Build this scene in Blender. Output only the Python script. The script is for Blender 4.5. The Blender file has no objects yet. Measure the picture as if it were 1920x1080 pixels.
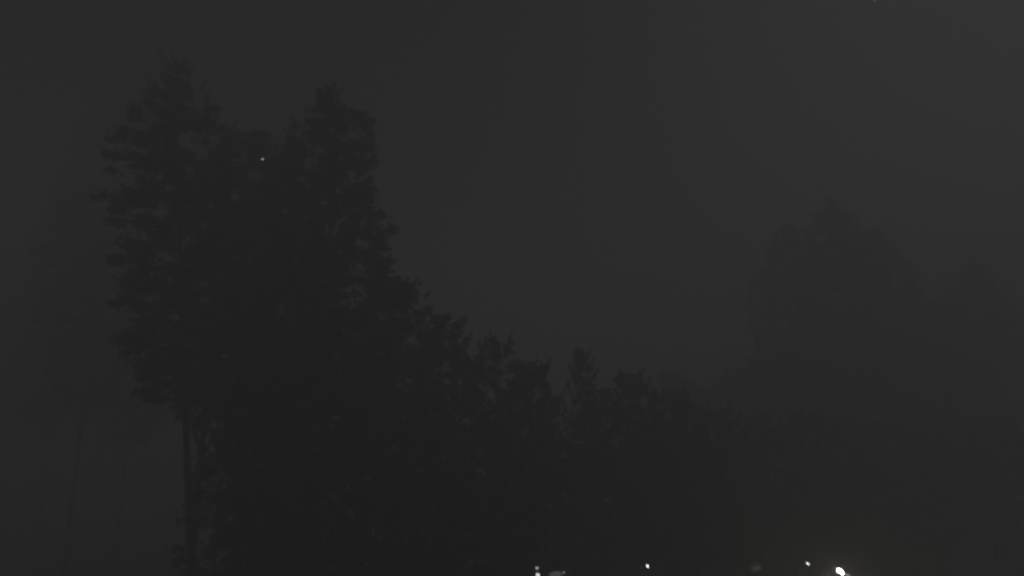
import bpy, bmesh, math, random
import numpy as np
from mathutils import Vector, Matrix

sc = bpy.context.scene
C = sc.collection
R = math.radians

# ------------------------------------------------------------------ camera
CAM_H, PITCH, F = 12.0, R(11.6), 1507.0
cam = bpy.data.cameras.new('camera')
cam.sensor_width = 36.0
cam.lens = 36.0 * F / 1920.0
cam.clip_end = 6000
cam_o = bpy.data.objects.new('camera', cam)
cam_o.location = (0, 0, CAM_H)
cam_o.rotation_euler = (R(90) + PITCH, 0, 0)
C.objects.link(cam_o)
sc.camera = cam_o

# ------------------------------------------------------------------ sky: night overcast, brighter over the town to the right
w = bpy.data.worlds.new('World')
sc.world = w
w.use_nodes = True
nt = w.node_tree
nt.nodes.clear()
out = nt.nodes.new('ShaderNodeOutputWorld')
bg = nt.nodes.new('ShaderNodeBackground')
geo = nt.nodes.new('ShaderNodeTexCoord')
sep = nt.nodes.new('ShaderNodeSeparateXYZ')
nt.links.new(geo.outputs['Generated'], sep.inputs[0])
mr = nt.nodes.new('ShaderNodeMapRange')
mr.interpolation_type = 'SMOOTHERSTEP'
mr.inputs['From Min'].default_value = -0.30
mr.inputs['From Max'].default_value = 0.95
mr.inputs['To Min'].default_value = 0.0
mr.inputs['To Max'].default_value = 1.0
nt.links.new(sep.outputs['X'], mr.inputs['Value'])
noi = nt.nodes.new('ShaderNodeTexNoise')
noi.inputs['Scale'].default_value = 2.6
noi.inputs['Detail'].default_value = 5
noi.inputs['Roughness'].default_value = 0.55
nt.links.new(geo.outputs['Generated'], noi.inputs['Vector'])
ncl = nt.nodes.new('ShaderNodeMapRange')
ncl.inputs['From Min'].default_value = 0.3
ncl.inputs['From Max'].default_value = 0.7
ncl.inputs['To Min'].default_value = 0.93
ncl.inputs['To Max'].default_value = 1.07
nt.links.new(noi.outputs['Fac'], ncl.inputs['Value'])
mixc = nt.nodes.new('ShaderNodeMix')
mixc.data_type = 'RGBA'
mixc.inputs[6].default_value = (0.0065, 0.0066, 0.0070, 1)
mixc.inputs[7].default_value = (0.0620, 0.0628, 0.0650, 1)
nt.links.new(mr.outputs['Result'], mixc.inputs[0])
nt.links.new(mixc.outputs[2], bg.inputs['Color'])
nt.links.new(ncl.outputs['Result'], bg.inputs['Strength'])
nt.links.new(bg.outputs[0], out.inputs['Surface'])

# the moon behind the overcast, very soft and dim
sun = bpy.data.lights.new('moon', 'SUN')
sun.energy = 0.106
sun.angle = R(25)
sun.color = (0.985, 0.99, 1.0)
so = bpy.data.objects.new('moon', sun)
MAZ, MEL = R(118), R(52)                                    # up to the right, out of frame
so.rotation_euler = Vector((math.sin(MAZ) * math.cos(MEL), math.cos(MAZ) * math.cos(MEL), math.sin(MEL))).to_track_quat('Z', 'Y').to_euler()
C.objects.link(so)

sc.view_settings.view_transform = 'Standard'
sc.view_settings.look = 'None'
sc.view_settings.exposure = 0.0
sc.view_settings.gamma = 1.0
sc.view_settings.use_curve_mapping = False
sc.render.engine = 'CYCLES'
sc.cycles.use_denoising = True
sc.cycles.volume_bounces = 10
sc.cycles.max_bounces = 12
sc.cycles.diffuse_bounces = 2
sc.cycles.filter_width = 3.0
sc.cycles.sample_clamp_indirect = 1.0

# ------------------------------------------------------------------ helpers
def ray(px, py):
    """direction of a photograph pixel"""
    x = (px - 960) / F
    y = (540 - py) / F
    c, s = math.cos(PITCH), math.sin(PITCH)
    return Vector((x, c - y * s, s + y * c))

def at(px, py, d):
    """point seen at that pixel, d metres ahead of the camera on the ground plan"""
    v = ray(px, py)
    return Vector((0, 0, CAM_H)) + v * (d / v.y)

def terrain(x, y):
    x = np.asarray(x, float); y = np.asarray(y, float)
    z = 0.35 * np.sin(x * 0.045 + 1.3) * np.cos(y * 0.038) + 0.16 * np.sin(x * 0.13 + y * 0.09)
    rd = np.exp(-((y - (52 + 0.10 * x)) / 9.0) ** 2)     # the road lies level
    return z * (1 - rd)

def gz(x, y):
    return float(terrain(x, y))

def tag(o, label=None, cat=None, group=None, kind=None):
    if label: o['label'] = label
    if cat: o['category'] = cat
    if group: o['group'] = group
    if kind: o['kind'] = kind
    return o

def empty(name, loc, label, cat, group=None, rz=0):
    o = bpy.data.objects.new(name, None)
    o.location = loc
    o.rotation_euler = (0, 0, rz)
    o.empty_display_size = 0.3
    C.objects.link(o)
    return tag(o, label, cat, group)

def mesh_np(name, co, faces, mat, parent=None, smooth=False):
    """co (n,3); faces list of equal-size index arrays (m,k)"""
    me = bpy.data.meshes.new(name)
    k = faces.shape[1]; m = faces.shape[0]
    me.vertices.add(len(co)); me.vertices.foreach_set('co', np.ascontiguousarray(co, np.float32).ravel())
    me.loops.add(m * k); me.loops.foreach_set('vertex_index', faces.astype(np.int32).ravel())
    me.polygons.add(m)
    me.polygons.foreach_set('loop_start', np.arange(0, m * k, k, dtype=np.int32))
    me.polygons.foreach_set('loop_total', np.full(m, k, np.int32))
    me.update(calc_edges=True); me.validate()
    if smooth:
        me.polygons.foreach_set('use_smooth', np.ones(m, bool))
    me.materials.append(mat)
    o = bpy.data.objects.new(name, me)
    C.objects.link(o)
    if parent: o.parent = parent
    return o

def bm_obj(name, bm, mat, parent=None, smooth=False):
    me = bpy.data.meshes.new(name)
    bmesh.ops.recalc_face_normals(bm, faces=bm.faces)
    bm.to_mesh(me); bm.free()
    if smooth:
        for p in me.polygons: p.use_smooth = True
    me.materials.append(mat)
    o = bpy.data.objects.new(name, me)
    C.objects.link(o)
    if parent: o.parent = parent
    return o

def add_box(bm, c, s, rot=None, bevel=0.0):
    r = bmesh.ops.create_cube(bm, size=1.0)
    M = Matrix.Translation(Vector(c)) @ (rot.to_4x4() if rot else Matrix()) @ Matrix.Diagonal((*s, 1))
    bmesh.ops.transform(bm, matrix=M, verts=r['verts'])
    if bevel:
        es = list({e for v in r['verts'] for e in v.link_edges})
        bmesh.ops.bevel(bm, geom=es, offset=bevel, segments=2, affect='EDGES')

def add_tube(bm, pts, rad, n=8):
    rings = []
    for i, p in enumerate(pts):
        p = Vector(p)
        a = Vector(pts[max(i - 1, 0)]); b = Vector(pts[min(i + 1, len(pts) - 1)])
        t = (b - a).normalized()
        u = t.orthogonal().normalized() if abs(t.z) < 0.98 else Vector((1, 0, 0))
        u = (u - t * u.dot(t)).normalized()
        v = t.cross(u)
        rr = rad[i] if hasattr(rad, '__len__') else rad
        rings.append([bm.verts.new(p + (u * math.cos(2 * math.pi * k / n) + v * math.sin(2 * math.pi * k / n)) * rr) for k in range(n)])
    for a, b in zip(rings[:-1], rings[1:]):
        for k in range(n):
            bm.faces.new((a[k], a[(k + 1) % n], b[(k + 1) % n], b[k]))
    bm.faces.new(rings[0][::-1]); bm.faces.new(rings[-1])

# ------------------------------------------------------------------ materials
def mat(name, c1, c2=None, scale=4.0, rough=0.9, bump=0.0, metal=0.0, detail=4):
    m = bpy.data.materials.new(name); m.use_nodes = True
    t = m.node_tree; b = t.nodes['Principled BSDF']
    b.inputs['Roughness'].default_value = rough
    b.inputs['Metallic'].default_value = metal
    b.inputs['Base Color'].default_value = (*c1, 1)
    if c2:
        g = t.nodes.new('ShaderNodeNewGeometry')
        n = t.nodes.new('ShaderNodeTexNoise'); n.inputs['Scale'].default_value = scale; n.inputs['Detail'].default_value = detail
        r = t.nodes.new('ShaderNodeValToRGB')
        r.color_ramp.elements[0].position = 0.35; r.color_ramp.elements[1].position = 0.65
        r.color_ramp.elements[0].color = (*c1, 1); r.color_ramp.elements[1].color = (*c2, 1)
        t.links.new(g.outputs['Position'], n.inputs['Vector'])
        t.links.new(n.outputs['Fac'], r.inputs[0]); t.links.new(r.outputs[0], b.inputs['Base Color'])
        if bump:
            bp = t.nodes.new('ShaderNodeBump'); bp.inputs['Strength'].default_value = bump
            t.links.new(n.outputs['Fac'], bp.inputs['Height']); t.links.new(bp.outputs[0], b.inputs['Normal'])
    return m

M_leaf = mat('leaf', (0.060, 0.070, 0.054), (0.105, 0.116, 0.092), 1.3, 0.85)
M_leaf2 = mat('needle', (0.050, 0.060, 0.050), (0.090, 0.102, 0.084), 1.8, 0.85)
M_bark = mat('bark', (0.060, 0.052, 0.044), (0.125, 0.112, 0.098), 9.0, 0.95, 0.6)
M_grass = mat('meadow', (0.110, 0.115, 0.080), (0.17, 0.165, 0.125), 0.35, 0.95, 0.3, detail=8)
M_blade = mat('grass_blade', (0.050, 0.070, 0.032), (0.10, 0.11, 0.06), 0.8, 0.9)
M_asph = mat('asphalt', (0.045, 0.045, 0.046), (0.062, 0.062, 0.060), 14.0, 0.85, 0.3, detail=8)
M_kerb = mat('kerb_concrete', (0.25, 0.25, 0.24), (0.34, 0.33, 0.31), 6.0, 0.9, 0.2)
M_paint = mat('road_paint', (0.62, 0.62, 0.60), (0.78, 0.78, 0.75), 11.0, 0.7)
M_wall = mat('render_wall', (0.46, 0.45, 0.42), (0.56, 0.55, 0.52), 1.6, 0.92, 0.15)
M_wood = mat('shed_board', (0.30, 0.29, 0.27), (0.42, 0.40, 0.37), 5.0, 0.85, 0.3)
M_roof = mat('roof_tile', (0.085, 0.070, 0.062), (0.15, 0.125, 0.11), 3.0, 0.85, 0.3)
M_frame = mat('window_frame', (0.60, 0.60, 0.58), (0.70, 0.70, 0.68), 5.0, 0.5)
M_metal = mat('galvanised_steel', (0.22, 0.22, 0.225), (0.32, 0.32, 0.32), 12.0, 0.5, metal=0.6)
M_pole = mat('painted_pole', (0.05, 0.055, 0.05), (0.07, 0.075, 0.07), 6.0, 0.6)
M_glass = mat('window_glass', (0.02, 0.022, 0.025), rough=0.08)

def emis(name, col, s):
    m = bpy.data.materials.new(name); m.use_nodes = True
    t = m.node_tree; b = t.nodes['Principled BSDF']
    b.inputs['Base Color'].default_value = (0.7, 0.7, 0.68, 1)
    b.inputs['Emission Color'].default_value = (*col, 1)
    b.inputs['Emission Strength'].default_value = s
    return m

M_l_warm = emis('lamp_light_warm', (1.0, 0.88, 0.68), 130)
M_l_white = emis('lamp_light_white', (0.96, 0.97, 1.0), 7.0)
M_l_pale = emis('lamp_light_pale', (1.0, 0.99, 0.96), 7.0)
M_l_dim = emis('lamp_light_dim', (0.96, 1.0, 0.95), 1.0)
M_l_low = emis('lamp_light_low', (0.95, 1.0, 0.93), 2.0)
M_l_high = emis('lamp_light_high', (1.0, 1.0, 0.98), 1.0)
M_l_red = emis('lamp_light_reddish', (1.0, 0.78, 0.72), 0.045)
M_patch_glow = emis('patch_glow_greenish', (0.88, 0.94, 0.80), 0.085)  # added glow in place of lamplight falling on a surface
M_patch_glint = emis('patch_glow_highlight', (0.9, 1.0, 0.92), 0.35)  # added glow for the highlight on that lit patch
M_star = emis('star_light', (1.0, 1.0, 1.0), 0.8)

# ------------------------------------------------------------------ ground
def ground():
    xs = np.concatenate([np.linspace(-480, -110, 12), np.linspace(-100, 100, 81), np.linspace(110, 480, 12)])
    ys = np.concatenate([np.linspace(-480, -30, 12), np.linspace(-20, 160, 73), np.linspace(175, 480, 10)])
    X, Y = np.meshgrid(xs, ys)
    Z = terrain(X, Y)
    co = np.stack([X.ravel(), Y.ravel(), Z.ravel()], 1)
    nx = len(xs); i, j = np.meshgrid(np.arange(nx - 1), np.arange(len(ys) - 1))
    a = (j * nx + i).ravel()
    f = np.stack([a, a + 1, a + 1 + nx, a + nx], 1)
    return tag(mesh_np('ground', co, f, M_grass, smooth=True), kind='structure')
ground()

def road_y(x): return 52 + 0.10 * x
def strip(name, x0, x1, o0, o1, z, m, h=0.0):
    """a sheet (or a raised kerb when h > 0) along the road"""
    bm = bmesh.new()
    n = 48
    rows = []
    for i in range(n + 1):
        x = x0 + (x1 - x0) * i / n
        y = road_y(x)
        a = bm.verts.new((x, y + o0, z)); b = bm.verts.new((x, y + o1, z))
        if h:
            rows.append((a, b, bm.verts.new((x, y + o1, z + h)), bm.verts.new((x, y + o0, z + h))))
        else:
            rows.append((a, b))
    for p, q in zip(rows[:-1], rows[1:]):
        if h:
            for k in range(4):
                bm.faces.new((p[k], p[(k + 1) % 4], q[(k + 1) % 4], q[k]))
        else:
            bm.faces.new((p[0], q[0], q[1], p[1]))
    return bm_obj(name, bm, m)
tag(strip('road', -60, 110, -3.0, 3.0, 0.06, M_asph), kind='structure')
tag(strip('kerb', -60, 110, -3.25, -3.0, -0.1, M_kerb, 0.28), kind='structure')
tag(strip('kerb', -60, 110, 3.0, 3.25, -0.1, M_kerb, 0.28), kind='structure')
bm = bmesh.new()
x = -58.0
while x < 108:
    vs = [bm.verts.new((x + dx, road_y(x + dx) + dy, 0.065)) for dx, dy in ((0, -0.06), (2.0, -0.06), (2.0, 0.06), (0, 0.06))]
    bm.faces.new(vs)
    x += 5.0
tag(bm_obj('road_marking', bm, M_paint), kind='structure')

# ------------------------------------------------------------------ trees
def leaves(rng, cen, rad, per, size, flat=0.75):
    """cen (n,3), rad (n,) -> small diamond leaves in clumps"""
    n = len(cen)
    idx = np.repeat(np.arange(n), per)
    N = len(idx)
    d = rng.normal(size=(N, 3))
    d /= np.linalg.norm(d, axis=1, keepdims=True)
    rr = np.minimum(np.abs(rng.normal(size=N)) * 0.34 + rng.random(N) * 0.42, 1.7)
    off = d * (rr * rad[idx])[:, None]
    off[:, 2] *= flat
    p = cen[idx] + off
    a = rng.normal(size=(N, 3)); a[:, 2] *= 0.6
    a /= np.linalg.norm(a, axis=1, keepdims=True)
    b = np.cross(a, rng.normal(size=(N, 3)))
    b /= np.linalg.norm(b, axis=1, keepdims=True)
    s = size * (0.6 + 0.9 * rng.random(N))
    a = a * s[:, None]; b = b * (s * 0.48)[:, None]
    co = np.stack([p - a, p + b, p + a, p - b], 1).reshape(-1, 3)
    f = np.arange(N * 4).reshape(N, 4)
    return co, f

def make_tree(seed, H, prof, base_frac, kind, leaf_size, dens=1.0, lean=0.0, perc=80, slim=1.0):
    """prof: list of (fraction of height, crown radius in m), bottom to top. Returns bark bmesh, crown arrays"""
    rng = np.random.default_rng(seed)
    fr = np.array([p[0] for p in prof]); ra = np.array([p[1] for p in prof])
    phase = rng.random(4) * 6.28
    # trunk
    bmt = bmesh.new()
    r0 = (0.0065 * H + 0.05) * slim
    pts, rad = [], []
    bend = rng.normal(size=2) * 0.012 * H
    for i in range(9):
        t = i / 8
        pts.append((bend[0] * math.sin(t * 3.1) + lean * t * H, bend[1] * math.sin(t * 2.4 + 0.3) * t, t * H * 0.96 - 0.3 * (1 - t)))
        rad.append(r0 * (1.35 if i == 0 else 1) * (1 - 0.9 * t) + 0.02)
    add_tube(bmt, pts, rad, 9)
    def axis(t):
        return np.array([bend[0] * math.sin(t * 3.1) + lean * t * H, bend[1] * math.sin(t * 2.4 + 0.3) * t])
    # boughs and clumps
    tg = np.linspace(fr[0], fr[-1], 400)
    rg = np.interp(tg, fr, ra)
    vol = rg.mean() * (tg[-1] - tg[0]) * H
    n = int(max(60, 6.2 * vol * dens * (1.0 if perc > 50 else 0.75)))
    cen, rr = [], []
    nb = 0
    cdf = np.cumsum(rg + 0.25); cdf /= cdf[-1]
    for i in range(n):
        t = float(np.interp((i + rng.random()) / n, cdf, tg))
        t = min(max(t + rng.normal() * 0.008, base_frac), 0.985)
        Rr = float(np.interp(t, fr, ra)) * 0.92
        a = rng.random() * 6.283
        irr = 1 + 0.16 * math.sin(2 * a + phase[0] + t * 7) + 0.12 * math.sin(3 * a + phase[1] - t * 16) + 0.08 * math.sin(5 * a + 34 * t + phase[2])
        q = rng.random() ** 0.42
        rho = Rr * irr * q
        ax = axis(t)
        droop = -0.16 * rho if kind == 'needle' else 0.04 * rho
        c = (ax[0] + math.cos(a) * rho, ax[1] + math.sin(a) * rho, t * H + droop)
        cr = (0.30 + 0.36 * rng.random() ** 1.5) * min(1.0, 0.5 + 0.35 * Rr) * (0.66 + 0.22 * min(Rr, 4.0))
        cen.append(c); rr.append(cr)
        if q > 0.72 and nb < 46 and Rr > 0.6:
            nb += 1
            ts = max(t - (0.07 if kind == 'broad' else -0.01), 0.04)
            s = axis(ts)
            m = [(s[0] + (c[0] - s[0]) * 0.5), (s[1] + (c[1] - s[1]) * 0.5), ts * H + (c[2] - ts * H) * (0.62 if kind == 'broad' else 0.35)]
            tr = r0 * (1 - 0.9 * t)
            add_tube(bmt, [(s[0], s[1], ts * H), m, c], [0.36 * tr + 0.02, 0.2 * tr + 0.015, 0.012], 5)
    # dead / bare lower snags
    for k in range(4):
        t = base_frac * (0.55 + 0.4 * rng.random()); a = rng.random() * 6.28; L = 0.4 + rng.random() * 0.9
        s = axis(t)
        add_tube(bmt, [(s[0], s[1], t * H), (s[0] + math.cos(a) * L, s[1] + math.sin(a) * L, t * H + 0.15)], [0.05, 0.012], 5)
    # leading shoots
    top = axis(0.97)
    for k in range(8):
        cen.append((top[0] + rng.normal() * 0.10, top[1] + rng.normal() * 0.10, H * (0.925 + 0.0095 * k)))
        rr.append(0.26 - 0.027 * k)
    # upright shoots breaking the outline of the upper crown
    sc_, sr_ = [], []
    for k in range(60):
        t = 0.97 - 0.42 * rng.random() ** 1.3 * (1 - base_frac)
        Rr = float(np.interp(t, fr, ra)); a = rng.random() * 6.283; q = 0.55 + 0.5 * rng.random()
        s = axis(t); L = (0.15 + 0.55 * rng.random() ** 2) * min(1.3, 0.4 + 0.35 * ra.max())
        bx, by, bz = s[0] + math.cos(a) * Rr * q, s[1] + math.sin(a) * Rr * q, t * H
        for g in range(5):
            u = g / 4
            sc_.append((bx + math.cos(a) * 0.5 * L * u, by + math.sin(a) * 0.5 * L * u, bz + L * u)); sr_.append(0.24 * (1 - 0.7 * u))
    cen = np.array(cen); rr = np.array(rr)
    per = perc
    co, f = leaves(rng, cen, rr, int(per), leaf_size, 0.78 if kind == 'broad' else 0.5)
    # stray twigs outside the clumps
    k = rng.choice(len(cen), len(cen) // 2)
    co2, f2 = leaves(rng, cen[k], rr[k] * 1.65, 14, leaf_size * 0.8, 1.0)
    f = np.concatenate([f, f2 + len(co)]); co = np.concatenate([co, co2])
    co3, f3 = leaves(rng, np.array(sc_), np.array(sr_), 7, leaf_size * 0.75, 1.2)
    f = np.concatenate([f, f3 + len(co)]); co = np.concatenate([co, co3])
    return bmt, co, f

GN = {'n': 'tall dark trees of the near treeline', 'l': 'lower trees in front of the treeline',
      'r': 'trees fading into the fog on the right', 'f': 'faint far trees in the fog', 'w': 'faint trees on the left edge'}
def tree(seed, px, py, d, hw, label, grp, kind='broad', base=0.22, prof=None, dens=1.0, leaf=None, name=None, lean=0.0):
    """apex seen at (px, py) from the camera, d metres ahead; hw its widest half-width in photograph pixels"""
    top = at(px, py, d)
    z0 = gz(top.x, top.y)
    H = top.z - z0
    top.x -= lean * H
    m = F / d                                                   # pixels per metre
    if prof:                                                    # explicit: (pixels below the apex, half-width in pixels)
        P = [(max(0.0, 1 - (dy / m) / H), hwp / m) for dy, hwp in prof][::-1]
    elif kind == 'needle':
        P = [(base, 0.80), (base + 0.08, 1.0), (0.55, 0.78), (0.75, 0.50), (0.9, 0.22), (1.0, 0.06)]
        P = [(a, b * hw / m) for a, b in P]
    else:
        P = [(base, 0.45), (base + 0.12, 0.85), (0.5, 1.0), (0.7, 0.95), (0.82, 0.80), (0.91, 0.52), (0.96, 0.26), (1.0, 0.04)]
        P = [(a, b * hw / m) for a, b in P]
    bf = P[0][0]
    bark, co, f = make_tree(seed, H, P, bf, kind, leaf or (0.12 if d < 48 else 0.19 if d < 65 else 0.27), dens, lean=lean, slim=0.5 if grp == 'w' else 0.8, perc=76 if d < 48 else 51 if d < 60 else 34)
    nm = name or ('pine_tree' if kind == 'needle' else 'broadleaf_tree')
    r = empty(nm, (top.x, top.y, z0), label, 'tree', GN[grp])
    bm_obj('trunk', bark, M_bark, r, True)
    mesh_np('crown', co, f, M_leaf2 if kind == 'needle' else M_leaf, r)
    return r

# near treeline, left to right
tree(11, 336, 108, 37, 0, 'tall narrow dark tree with pointed top left of the notch in the treeline', 'n', 'needle',
     prof=[(0, 3), (40, 24), (85, 56), (130, 84), (220, 112), (330, 128), (460, 136), (600, 128), (690, 90)], dens=1.9, lean=-0.112)
tree(12, 620, 156, 37, 0, 'broad ragged dark tree right of the notch with the highest central crown', 'n', 'broad',
     prof=[(0, 4), (30, 24), (60, 46), (95, 76), (140, 86), (220, 92), (290, 96), (370, 130), (450, 168), (600, 170), (760, 110)], dens=1.7)
tree(13, 478, 238, 40, 0, 'lower dark tree filling the notch between the two tallest crowns', 'n', 'broad',
     prof=[(0, 22), (20, 44), (60, 60), (120, 76), (240, 92), (420, 98), (600, 80)], dens=1.35)
tree(14, 742, 512, 39, 0, 'dark tree on the steep fall of the treeline under the broad ragged crown', 'n', 'broad',
     prof=[(0, 10), (40, 52), (100, 92), (200, 112), (340, 108), (480, 60)], dens=1.25)
tree(15, 826, 588, 41, 0, 'dark round tree below the steep fall where the treeline flattens', 'n', 'broad',
     prof=[(0, 10), (30, 44), (90, 84), (180, 100), (330, 96), (420, 50)], dens=1.25)
tree(16, 925, 630, 43, 112, 'dark flat-topped tree midway along the descending treeline', 'n', 'broad', base=0.3)
tree(17, 1003, 676, 44, 100, 'dark low tree in the dip left of the small pointed treetop', 'n', 'broad', base=0.3)
tree(18, 1086, 650, 46, 88, 'dark tree whose small pointed top sticks up from the middle treeline', 'n', 'needle', base=0.25)
tree(19, 1172, 700, 49, 104, 'dark tree just right of the small pointed treetop', 'n', 'broad', base=0.3)
tree(20, 1262, 730, 53, 104, 'grey dark tree at the right end of the near treeline', 'n', 'broad', base=0.3)
tree(21, 1348, 764, 56, 94, 'small round tree where the near treeline ends above the lamps', 'n', 'broad', base=0.3)
tree(22, 408, 300, 44, 0, 'half hidden dark tree between the narrow pointed tree and the notch', 'n', 'broad',
     prof=[(0, 14), (40, 46), (110, 76), (250, 90), (420, 80), (520, 50)], dens=1.1)
tree(23, 556, 275, 43, 0, 'half hidden dark tree between the notch and the broad ragged crown', 'n', 'broad',
     prof=[(0, 14), (40, 44), (110, 74), (250, 90), (420, 90), (560, 60)], dens=1.1)
# lower rows in front
tree(31, 490, 560, 34, 96, 'dark bushy tree low under the notch, left of the others in its row', 'l', 'broad', base=0.40, dens=1.25)
tree(32, 566, 600, 34, 110, 'dark bushy tree directly below the broad ragged crown', 'l', 'broad', base=0.22, dens=1.2)
tree(33, 690, 660, 35, 110, 'dark bushy tree low below the steep fall of the treeline', 'l', 'broad', base=0.18, dens=1.2)
tree(34, 800, 740, 37, 104, 'dark rounded tree low in the middle of the black mass', 'l', 'broad', base=0.15, dens=1.2)
tree(35, 908, 770, 39, 98, 'dark rounded tree low below the flat-topped tree', 'l', 'broad', base=0.15, dens=1.2)
tree(36, 1016, 800, 41, 92, 'dark low tree standing above the double globe lamp', 'l', 'broad', base=0.15, dens=1.2)
tree(37, 1120, 812, 45, 88, 'dark low tree between the globe lamp and the next lamp', 'l', 'broad', base=0.15, dens=1.2)
tree(38, 1222, 846, 49, 88, 'dark low tree directly above the second lamp from the left', 'l', 'broad', base=0.15, dens=1.2)
tree(39, 516, 840, 33, 84, 'dark bush-like young tree beside the bare trunk at the lower left', 'l', 'broad', base=0.05, dens=1.3)
tree(43, 432, 782, 43, 66, 'loose dark tree at the edge of the black mass, hiding the foot of the wood', 'l', 'broad', base=0.03, dens=1.1)
tree(40, 590, 872, 32, 96, 'dark young tree at the lower left, second from the bare trunk', 'l', 'broad', base=0.05, dens=1.3)
tree(41, 715, 890, 33, 96, 'dark young tree at the bottom below the black mass', 'l', 'broad', base=0.05, dens=1.3)
tree(42, 850, 915, 34, 92, 'dark young tree at the bottom left of the globe lamp', 'l', 'broad', base=0.05, dens=1.3)
# right, fading
tree(51, 1424, 776, 61, 98, 'misty round tree first right of where the near treeline ends', 'r')
tree(52, 1500, 768, 63, 96, 'misty tree above the small tilted lamp', 'r')
tree(53, 1588, 780, 67, 98, 'misty tree above the brightest lamp', 'r')
tree(54, 1680, 796, 70, 98, 'misty tree between the brightest lamp and the pale shed', 'r')
tree(55, 1766, 800, 74, 92, 'misty tree behind the pale shed', 'r')
tree(56, 1866, 780, 72, 96, 'misty tree behind the pale gabled house', 'r')
tree(57, 1320, 884, 56, 80, 'low misty tree between the second and third lamps', 'r', base=0.1)
tree(58, 1420, 914, 60, 80, 'low misty tree above the faint reddish lamp', 'r', base=0.1)
tree(59, 1530, 900, 66, 84, 'low misty tree behind the third lamp and the brightest lamp', 'r', base=0.1)
tree(60, 1640, 930, 70, 84, 'low misty tree left of the pale shed', 'r', base=0.1)
# faint far ones
tree(71, 1556, 368, 86, 92, 'highest faint tree in the fog on the right', 'f', 'broad', base=0.3)
tree(72, 1474, 416, 88, 84, 'faint tree left of the highest faint one in the fog', 'f', 'broad', base=0.3)
tree(73, 1640, 424, 90, 82, 'faint tree right of the highest faint one in the fog', 'f', 'broad', base=0.3)
tree(74, 1706, 508, 90, 70, 'faint narrow tree right of the faint group of three in the fog', 'f', 'needle', base=0.25)
tree(75, 1822, 486, 98, 88, 'faint tree near the right edge of the photo', 'f', 'broad', base=0.3)
tree(76, 1764, 560, 92, 84, 'faint low tree between the narrow one and the one near the right edge', 'f', 'broad', base=0.25)
tree(77, 1376, 690, 92, 110, 'faint rounded tree behind the end of the near treeline', 'f', 'broad')
tree(78, 1262, 694, 88, 100, 'faint rounded tree just above the right end of the near treeline', 'f', 'broad')
tree(79, 1466, 630, 94, 110, 'faint rounded tree below the faint high group in the fog', 'f', 'broad')
tree(80, 1590, 600, 90, 110, 'faint tree directly below the highest faint one', 'f', 'broad')
# left edge
tree(91, 214, 176, 72, 0, 'grey misty tree behind the narrow pointed tree, on its left', 'w', 'broad',
     prof=[(0, 10), (60, 44), (150, 74), (300, 92), (480, 96), (620, 60)], dens=1.3)
tree(92, 150, 330, 92, 0, 'grey misty tree second from the left edge', 'w', 'broad',
     prof=[(0, 10), (50, 40), (120, 62), (260, 84), (400, 80), (480, 50)], dens=1.2)
tree(93, 62, 420, 112, 0, 'very faint misty tree closest to the left edge', 'w', 'broad',
     prof=[(0, 10), (50, 36), (120, 60), (240, 70), (340, 60), (390, 36)], dens=1.2)
tree(94, 268, 500, 84, 0, 'grey tree with low hanging crown left of the bare trunk', 'w', 'broad',
     prof=[(0, 14), (50, 50), (120, 74), (220, 84), (300, 70), (330, 40)], dens=1.2)

# undergrowth along the wood's foot
def shrubs():
    rng = np.random.default_rng(5)
    cen, rr = [], []
    for i in range(420):
        x = rng.uniform(-18, 30); y = 36 + 0.35 * max(x, 0) + rng.uniform(-3, 6)
        if abs(y - road_y(x)) < 4.2 or x < -14.2: continue
        hgt = rng.uniform(0.3, 2.6)
        cen.append((x, y, gz(x, y) + hgt)); rr.append(rng.uniform(0.5, 1.1))
    co, f = leaves(rng, np.array(cen), np.array(rr), 70, 0.13)
    tag(mesh_np('undergrowth', co, f, M_leaf), 'dense dark undergrowth along the foot of the treeline', 'undergrowth', kind='stuff')
shrubs()

def grass():
    rng = np.random.default_rng(8)
    N = 26000
    x = rng.uniform(-45, 70, N); y = rng.uniform(56, 120, N)
    keep = np.abs(y - (52 + 0.1 * x)) > 3.6
    x, y = x[keep], y[keep]; N = len(x)
    z = terrain(x, y)
    h = rng.uniform(0.12, 0.4, N); a = rng.uniform(0, 6.28, N); wd = 0.04
    p = np.stack([x, y, z], 1)
    u = np.stack([np.cos(a), np.sin(a), np.zeros(N)], 1) * wd
    tip = p + np.stack([rng.normal(size=N) * 0.07, rng.normal(size=N) * 0.07, h], 1)
    co = np.stack([p - u, p + u, tip], 1).reshape(-1, 3)
    tag(mesh_np('tall_grass', co, np.arange(N * 3).reshape(N, 3), M_blade), 'rough grass covering the open ground beyond the road', 'grass', kind='stuff')
grass()

# ------------------------------------------------------------------ house and shed at the lower right
def window(parent, x, z, y, ww, wh):
    bm = bmesh.new()
    for sx in (-1, 1): add_box(bm, (x + sx * (ww / 2 + 0.03), y - 0.03, z), (0.06, 0.10, wh + 0.12))
    for sz in (-1, 1): add_box(bm, (x, y - 0.03, z + sz * (wh / 2 + 0.03)), (ww, 0.098, 0.06))
    add_box(bm, (x, y - 0.028, z), (0.045, 0.07, wh))
    fr = bm_obj('window', bm, M_frame, parent)
    for sx in (-1, 1):
        b2 = bmesh.new(); add_box(b2, (x + sx * (ww / 4 + 0.012), y - 0.005, z), (ww / 2 - 0.022, 0.02, wh)); bm_obj('pane', b2, M_glass, fr)
    b3 = bmesh.new(); add_box(b3, (x, y - 0.09, z - wh / 2 - 0.085), (ww + 0.24, 0.18, 0.045)); bm_obj('sill', b3, M_kerb, fr)

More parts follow.
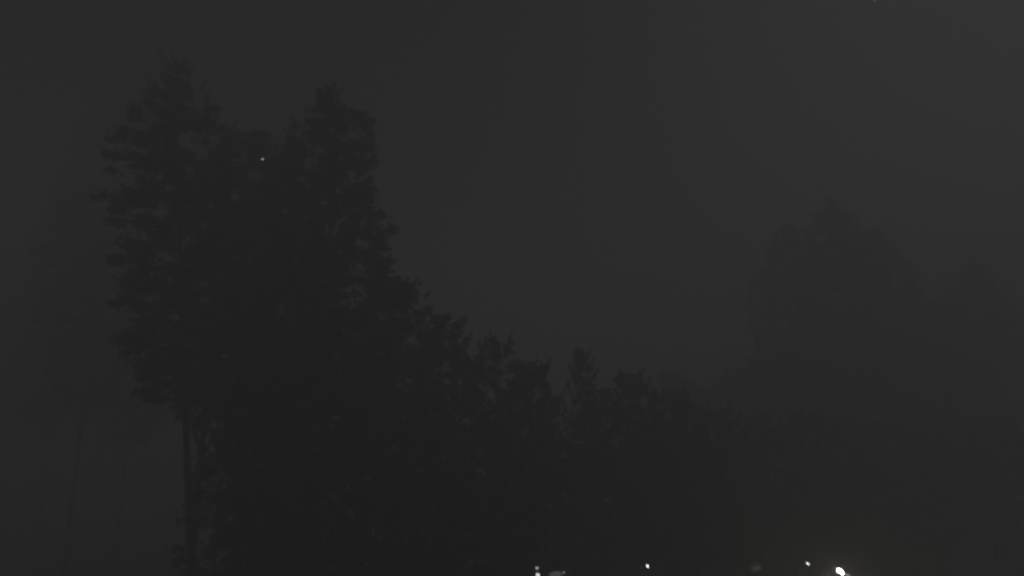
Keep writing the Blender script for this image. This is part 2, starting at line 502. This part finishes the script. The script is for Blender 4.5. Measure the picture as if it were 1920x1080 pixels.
def house():
    c = at(1876, 1040, 66)
    hx, hy = c.x, c.y
    z0 = gz(hx, hy) - 0.05
    r = empty('gabled_house', (hx, hy, z0), 'pale gabled house with chimney standing in the fog at the lower right corner', 'house', rz=R(-8))
    W, D, He, Hr = 8.0, 9.0, 4.3, 7.6
    bm = bmesh.new()
    prof = [(-W / 2, 0), (W / 2, 0), (W / 2, He), (0, Hr), (-W / 2, He)]
    a = [bm.verts.new((x, 0, z)) for x, z in prof]; b = [bm.verts.new((x, D, z)) for x, z in prof]
    bm.faces.new(a); bm.faces.new(b[::-1])
    for k in range(5): bm.faces.new((a[k], b[k], b[(k + 1) % 5], a[(k + 1) % 5]))
    bm_obj('wall', bm, M_wall, r)
    ang = math.atan2(Hr - He, W / 2); L = math.hypot(W / 2, Hr - He) + 0.45
    roof = None
    for s in (-1, 1):
        bm = bmesh.new()
        rows = 14
        for k in range(rows):                                          # courses of tiles, each lapping the one below
            t = (k + 0.5) / rows * L
            cx = s * (math.cos(ang) * t); cz = Hr + 0.09 - math.sin(ang) * t
            rot = Matrix.Rotation(s * (ang + 0.05), 3, 'Y')
            add_box(bm, (cx, D / 2, cz), (L / rows * 1.12, D + 0.8, 0.05), rot)
        roof = bm_obj('roof', bm, M_roof, r)
    bm = bmesh.new()
    add_box(bm, (1.3, D * 0.55, Hr - 0.1), (0.7, 0.7, 2.2)); add_box(bm, (1.3, D * 0.55, Hr + 1.04), (0.84, 0.84, 0.12))
    bm_obj('chimney', bm, M_kerb, roof)
    for wx, wz in ((-2.0, 1.6), (2.0, 1.6), (0, 4.6)): window(r, wx, wz, 0, 1.1, 1.25)
    bm = bmesh.new(); add_box(bm, (0, -0.03, 1.05), (0.95, 0.08, 2.1), bevel=0.01)
    dr = bm_obj('door', bm, M_wood, r)
    bm = bmesh.new(); add_tube(bm, [(0.34, -0.07, 1.05), (0.34, -0.13, 1.05), (0.24, -0.13, 1.05)], 0.012, 6); bm_obj('handle', bm, M_metal, dr)
house()

def shed():
    c = at(1742, 1044, 60)
    z0 = gz(c.x, c.y)
    W, D, Ht = 1.5, 1.8, c.z - z0 + 0.3
    r = empty('tall_shed', (c.x, c.y, z0), 'narrow pale board shed left of the gabled house at the bottom', 'shed', rz=R(4))
    n = 7
    bwid = W / n
    me = None
    for k in range(n):
        if me is None:
            bm = bmesh.new(); add_box(bm, (0, 0, Ht / 2), (bwid - 0.02, 0.03, Ht), bevel=0.004)
            o = bm_obj('board', bm, M_wood, r); me = o.data
        else:
            o = bpy.data.objects.new('board', me); C.objects.link(o); o.parent = r
        o.location = (-W / 2 + bwid * (k + 0.5), 0, 0.02 * (k % 2))
    bm = bmesh.new(); add_box(bm, (0, D / 2 + 0.03, Ht / 2 - 0.05), (W - 0.04, D, Ht - 0.1)); bm_obj('wall', bm, M_wood, r)
    bm = bmesh.new(); add_box(bm, (0, D / 2, Ht + 0.14), (W + 0.3, D + 0.4, 0.07), Matrix.Rotation(R(5), 3, 'X'), bevel=0.01); bm_obj('roof', bm, M_roof, r)
shed()

# ------------------------------------------------------------------ lamps
def street_lamp(px, py, d, length, width, tilt, label, m, name='street_lamp', azim=0.0):
    """cobra-head lamp: the lit lens is an oval, its long axis falling towards the right"""
    p = at(px, py, d)
    post = Vector((p.x - 0.9 * math.cos(azim), p.y + 0.9 * math.sin(azim) + 0.35, 0))
    z0 = gz(post.x, post.y)
    r = empty(name, (post.x, post.y, z0), label, 'street lamp', 'street lamps along the bottom')
    L = p - Vector((post.x, post.y, z0))
    bm = bmesh.new(); add_tube(bm, [(0, 0, -0.2), (0, 0, 0.9), (0, 0, L.z + 0.1)], [0.09, 0.075, 0.05], 10); bm_obj('pole', bm, M_metal, r, True)
    bm = bmesh.new(); add_tube(bm, [(0, 0, L.z + 0.05), (L.x * 0.3, L.y * 0.3, L.z + 0.24), (L.x * 0.75, L.y * 0.75, L.z + 0.2), (L.x, L.y, L.z + 0.13)], 0.03, 8); bm_obj('arm', bm, M_metal, r, True)
    rot = Matrix.Rotation(tilt, 3, 'Y')
    def egg(name, s, off, mt, par, cut=None):
        b = bmesh.new(); g = bmesh.ops.create_uvsphere(b, u_segments=18, v_segments=12, radius=0.5)
        for v in g['verts']:
            t = v.co.x + 0.5
            k = 1.25 - 0.95 * t
            v.co.y *= k; v.co.z *= k
            if cut and v.co.z < cut: v.co.z = cut
        bmesh.ops.transform(b, matrix=Matrix.Translation(L + Vector(off)) @ rot.to_4x4() @ Matrix.Diagonal((*s, 1)), verts=b.verts)
        return bm_obj(name, b, mt, par, True)
    hd = egg('lamp_head', (length * 1.25, width * 1.25, width * 0.6), (0.0, 0.04, width * 0.42 + 0.03), M_metal, r)
    egg('lens', (length, width, width), (0, 0, 0), m, hd)
    return r

street_lamp(1576.5, 1072, 46, 0.42, 0.21, R(42), 'brightest street lamp, warm white, near the bottom right', M_l_warm)
street_lamp(1515.5, 1057.5, 50, 0.24, 0.085, R(34), 'small tilted white street lamp up left of the brightest one', M_l_pale)
street_lamp(1214.5, 1062, 38, 0.15, 0.07, R(50), 'small white street lamp at the bottom between the globe lamp and the brightest one', M_l_white)
street_lamp(1203, 1064, 38.6, 0.12, 0.10, R(10), 'very dim street lamp just left of a small white one', M_l_red)
street_lamp(1418, 1065, 52, 0.70, 0.60, R(0), 'dull reddish lamp glowing faintly between the second and third lamps', M_l_red)

street_lamp(1590, 1078, 47, 0.30, 0.08, R(14), 'dim thin street lamp at the lower right of the brightest one', M_l_dim)

def globe_lamp():
    p = at(1007, 1065, 38); q = at(1008.5, 1078, 38)
    z0 = gz(p.x, p.y)
    r = empty('globe_lamp', (p.x, p.y, z0), 'double globe lamp with two stacked pale lights at the bottom centre', 'street lamp')
    bm = bmesh.new(); add_tube(bm, [(0, 0.1, -0.2), (0, 0.1, q.z - z0), (0, 0.1, p.z - z0 + 0.05)], [0.07, 0.05, 0.03], 10); bm_obj('pole', bm, M_metal, r, True)
    for P, rad, m in ((p, 0.062, M_l_dim), (q, 0.085, M_l_low)):
        L = P - Vector((p.x, p.y, z0))
        b = bmesh.new(); bmesh.ops.create_uvsphere(b, u_segments=16, v_segments=10, radius=rad)
        bmesh.ops.transform(b, matrix=Matrix.Translation(L), verts=b.verts)
        g = bm_obj('globe', b, m, r, True)
        b = bmesh.new(); add_tube(b, [L + Vector((0, 0, rad * 0.9)), L + Vector((0, 0, rad * 1.3))], [rad * 0.8, rad * 0.3], 10)
        bm_obj('cap', b, M_metal, g)
        b = bmesh.new(); add_tube(b, [L + Vector((0, 0.02, -rad)), L + Vector((0, 0.1, -rad * 1.5))], 0.02, 6)
        bm_obj('bracket', b, M_metal, g)
globe_lamp()

# added glowing body stands in for a lit patch right of the globe lamp
def glow_patch():
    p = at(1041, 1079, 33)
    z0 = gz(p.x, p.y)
    r = empty('glow_patch', (p.x, p.y, z0), 'added broad greenish glow standing for a lit patch right of the globe lamp', 'added glow')
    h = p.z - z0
    bm = bmesh.new(); add_tube(bm, [(0, 0.1, -0.2), (0, 0.1, h * 0.6), (0, 0.1, h - 0.1)], [0.08, 0.06, 0.05], 10); bm_obj('pole', bm, M_pole, r, True)  # pole, cap and bracket are added to carry the glow
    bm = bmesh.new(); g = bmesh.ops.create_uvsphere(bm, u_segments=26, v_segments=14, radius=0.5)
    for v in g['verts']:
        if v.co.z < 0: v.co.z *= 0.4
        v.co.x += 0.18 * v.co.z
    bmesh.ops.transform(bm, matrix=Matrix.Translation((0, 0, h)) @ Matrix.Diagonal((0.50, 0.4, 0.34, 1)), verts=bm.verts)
    b = bm_obj('glow_body', bm, M_patch_glow, r, True)
    bm = bmesh.new(); add_tube(bm, [(0.0, 0, h + 0.155), (0.0, 0, h + 0.20)], [0.10, 0.04], 14); bm_obj('cap', bm, M_metal, b)
    # added glow for the small highlight on the right of the patch
    q = at(1057, 1073.5, 33)
    bm = bmesh.new(); bmesh.ops.create_uvsphere(bm, u_segments=12, v_segments=8, radius=0.5)
    bmesh.ops.transform(bm, matrix=Matrix.Translation(q - Vector((p.x, p.y, z0))) @ Matrix.Rotation(R(-25), 4, 'Y') @ Matrix.Diagonal((0.13, 0.06, 0.06, 1)), verts=bm.verts)
    bm_obj('patch_highlight', bm, M_patch_glint, r, True)
    e = q - Vector((p.x, p.y, z0))
    bm = bmesh.new(); add_tube(bm, [(0.05, 0.1, h - 0.12), (e.x, 0.06, h - 0.1), (e.x, 0.03, e.z)], 0.015, 6); bm_obj('bracket', bm, M_metal, r)
glow_patch()

# mast light glimmering among the branches
def mast():
    p = at(492.3, 298.6, 33.5)
    z0 = gz(p.x, p.y)
    r = empty('mast_lamp', (p.x, p.y + 0.12, z0), 'tiny pale mast lamp glimmering high in the notch between the tallest trees', 'lamp')
    h = p.z - z0
    bm = bmesh.new(); add_tube(bm, [(0, 0, -0.2), (0, 0, h * 0.5), (0, 0, h + 0.04)], [0.06, 0.035, 0.015], 8); bm_obj('pole', bm, M_pole, r, True)
    bm = bmesh.new(); bmesh.ops.create_uvsphere(bm, u_segments=12, v_segments=8, radius=0.5)
    bmesh.ops.transform(bm, matrix=Matrix.Translation((0, -0.12, h)) @ Matrix.Rotation(R(-45), 4, 'Y') @ Matrix.Diagonal((0.10, 0.065, 0.065, 1)), verts=bm.verts)
    g = bm_obj('lens', bm, M_l_high, r, True)
    bm = bmesh.new(); add_box(bm, (0, -0.05, h + 0.065), (0.14, 0.16, 0.03), bevel=0.005); bm_obj('lamp_hood', bm, M_metal, r)
mast()

# one faint star at the top edge
def star():
    p = at(1639.5, 1.5, 2500)
    bm = bmesh.new(); bmesh.ops.create_icosphere(bm, subdivisions=2, radius=1.9)
    o = bm_obj('star', bm, M_star, None, True)
    o.location = p
    tag(o, 'tiny faint star at the very top of the night sky', 'star')
star()

# ------------------------------------------------------------------ night fog
def haze():
    bm = bmesh.new(); add_box(bm, (0, 0, 18.1), (1000, 1000, 40.2))
    m = bpy.data.materials.new('haze'); m.use_nodes = True
    t = m.node_tree; t.nodes.clear()
    o = t.nodes.new('ShaderNodeOutputMaterial'); v = t.nodes.new('ShaderNodeVolumePrincipled')
    v.inputs['Color'].default_value = (0.998, 0.998, 0.998, 1)
    v.inputs['Density'].default_value = 0.026
    v.inputs['Anisotropy'].default_value = 0.1
    t.links.new(v.outputs[0], o.inputs['Volume'])
    h = bm_obj('haze', bm, m)
    tag(h, kind='stuff')
haze()
